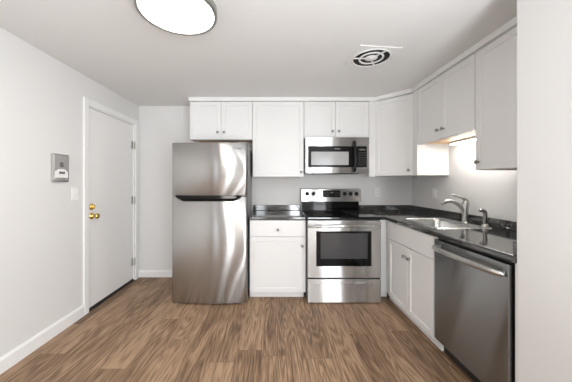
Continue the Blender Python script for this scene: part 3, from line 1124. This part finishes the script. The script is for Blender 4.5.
def outlet(label, Tm):
    o = plate('electrical_outlet', label, 'outlet', Tm, 0.074, 0.115, 'wall outlets')
    for s in (-1, 1):
        bm = bm_new(); box(bm, -0.017, 0.017, -0.0085, -0.005, s * 0.0195 - 0.0135, s * 0.0195 + 0.0135, 0.003, Tm)
        rc = obj('receptacle', bm, 'plastic', o)
        bm = bm_new()
        for x, hh in ((-0.0065, 0.0045), (0.0065, 0.0038)):
            box(bm, x - 0.001, x + 0.001, -0.0092, -0.008, s * 0.0195 - hh + 0.002, s * 0.0195 + hh + 0.002, 0, Tm)
        box(bm, -0.002, 0.002, -0.0092, -0.008, s * 0.0195 - 0.0095, s * 0.0195 - 0.006, 0, Tm)
        obj('slots', bm, 'black', rc)


outlet('white wall outlet on the back wall right of the range', F((377.5 - 274) * D / FPX, D, EYE - 9.1 * D / FPX, 0))
outlet('white wall outlet on the right wall by the corner, left of the faucet', F(XR, 2.87, 1.120, -90))

Tm = F(XL, 2.262, 1.141, 90)
t = plate('light_switch', 'white toggle light switch on the left wall beside the door casing', 'light switch', Tm, 0.074, 0.12)
bm = bm_new(); box(bm, -0.005, 0.005, -0.017, -0.005, -0.004, 0.012, 0.002, Tm @ Matrix.Rotation(0.25, 4, 'X'))
obj('toggle', bm, 'plastic', t)
for zz in (-0.03, 0.03):
    bm = bm_new()
    lathe(bm, [(0.003, 0), (0.003, 0.001), (0, 0.0014)], Tm @ Matrix.Translation((0, -0.006, zz)) @ Matrix.Rotation(math.pi / 2, 4, 'X'), 10)
    obj('screw', bm, 'nickel', t)

Tm = F(XL, 2.095, 1.360, 90)
t = thing('intercom', 'square brushed metal intercom panel on the left wall', 'intercom', Tm @ Vector((0, 0, 0)))
bm = bm_new(); box(bm, -0.078, 0.078, -0.022, -0.0005, -0.113, 0.113, 0.003, Tm); cs = obj('housing', bm, 'nickel', t)
bm = bm_new(); box(bm, -0.070, 0.070, -0.0245, -0.0215, -0.105, 0.105, 0.002, Tm); fp = obj('face_plate', bm, 'plate', t)
bm = bm_new()
for i in range(5):
    box(bm, -0.016, 0.016, -0.026, -0.024, 0.010 + i * 0.008, 0.0145 + i * 0.008, 0.0004, Tm)
obj('speaker_slots', bm, 'black', fp)
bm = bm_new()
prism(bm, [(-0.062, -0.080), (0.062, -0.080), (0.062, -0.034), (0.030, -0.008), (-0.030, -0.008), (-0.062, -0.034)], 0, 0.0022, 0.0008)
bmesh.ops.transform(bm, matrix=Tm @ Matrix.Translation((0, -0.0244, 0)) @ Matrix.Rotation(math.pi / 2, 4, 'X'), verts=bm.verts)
tag(obj('painted_reflection', bm, 'plastic', fp), 'pale panel painted in for a reflection, around the dark buttons')  # pale shape stands in for a reflection on the metal plate
for i in (-1, 0, 1):
    bm = bm_new(); box(bm, i * 0.020 - 0.0065, i * 0.020 + 0.0065, -0.030, -0.0262, -0.048, -0.030, 0.001, Tm)
    obj('button', bm, 'black', fp)
bm = bm_new(); box(bm, -0.034, 0.034, -0.0265, -0.024, -0.101, -0.087, 0.001, Tm); obj('name_strip', bm, 'gray_case', fp)

# ceiling lamp
LX, LY, LR = -0.529, 1.392, 0.213
t = thing('ceiling_light', 'round flush ceiling light with white diffuser and nickel rim', 'ceiling light', (LX, LY, H))
Tl = Matrix.Translation((LX, LY, H - 0.0005)) @ Matrix.Rotation(math.pi, 4, 'X')
bm = bm_new(); lathe(bm, [(LR - 0.02, 0), (LR - 0.02, 0.045), (LR - 0.03, 0.045)], Tl, 64, False); obj('housing', bm, 'plastic', t)
bm = bm_new(); lathe(bm, [(LR - 0.019, 0.040), (LR - 0.002, 0.041), (LR, 0.044), (LR, 0.081), (LR - 0.003, 0.085), (LR - 0.017, 0.085), (LR - 0.019, 0.082), (LR - 0.019, 0.062)], Tl, 72, False)
obj('rim', bm, 'rim', t)
bm = bm_new(); lathe(bm, [(LR - 0.0195, 0.060), (LR - 0.0195, 0.076), (LR - 0.034, 0.082), (LR * 0.5, 0.090), (0, 0.093)], Tl, 64, False); obj('diffuser', bm, 'lamp', t)

# exhaust vent
VX, VY = 0.780, 2.04
t = thing('ceiling_vent', 'square white ceiling vent with round black louvre rings', 'vent', (VX, VY, H))
Tv = Matrix.Translation((VX, VY, H - 0.0005)) @ Matrix.Rotation(math.radians(6), 4, 'Z') @ Matrix.Rotation(math.pi, 4, 'X')
bm = bm_new(); box(bm, -0.166, 0.166, -0.166, 0.166, 0, 0.008, 0.003, Tv); obj('base_plate', bm, 'ceil', t)
bm = bm_new(); lathe(bm, [(0, 0.0082), (0.138, 0.0082), (0.138, 0.0092), (0, 0.0092)], Tv, 48); obj('opening', bm, 'dark', t)
for r0, r1 in ((0.081, 0.097), (0.137, 0.147)):
    bm = bm_new(); lathe(bm, [(r0, 0.0094), (r0 + 0.002, 0.016), (r1 - 0.002, 0.016), (r1, 0.0094)], Tv, 48, False); obj('ring', bm, 'ceil', t)
bm = bm_new(); lathe(bm, [(0.050, 0.0094), (0.046, 0.014), (0.012, 0.020), (0, 0.021)], Tv, 32, False); obj('hub', bm, 'ceil', t)
for a in (-66, 54, 174):
    bm = bm_new(); box(bm, 0.03, 0.138, -0.007, 0.007, 0.0094, 0.0155, 0.002, Tv @ Matrix.Rotation(math.radians(-a), 4, 'Z')); obj('spoke', bm, 'ceil', t)

# strip light under the short cabinet
t = thing('under_cabinet_light', 'lit white strip light under the short cabinet above the sink', 'strip light', (1.72, 2.18, 1.6345))
part_box('housing', 'plastic', t, 1.70, 1.75, 1.92, 2.46, 1.612, 1.6345, 0.003)
part_box('diffuser', 'strip', t, 1.706, 1.744, 1.925, 2.455, 1.602, 1.6115, 0.004)
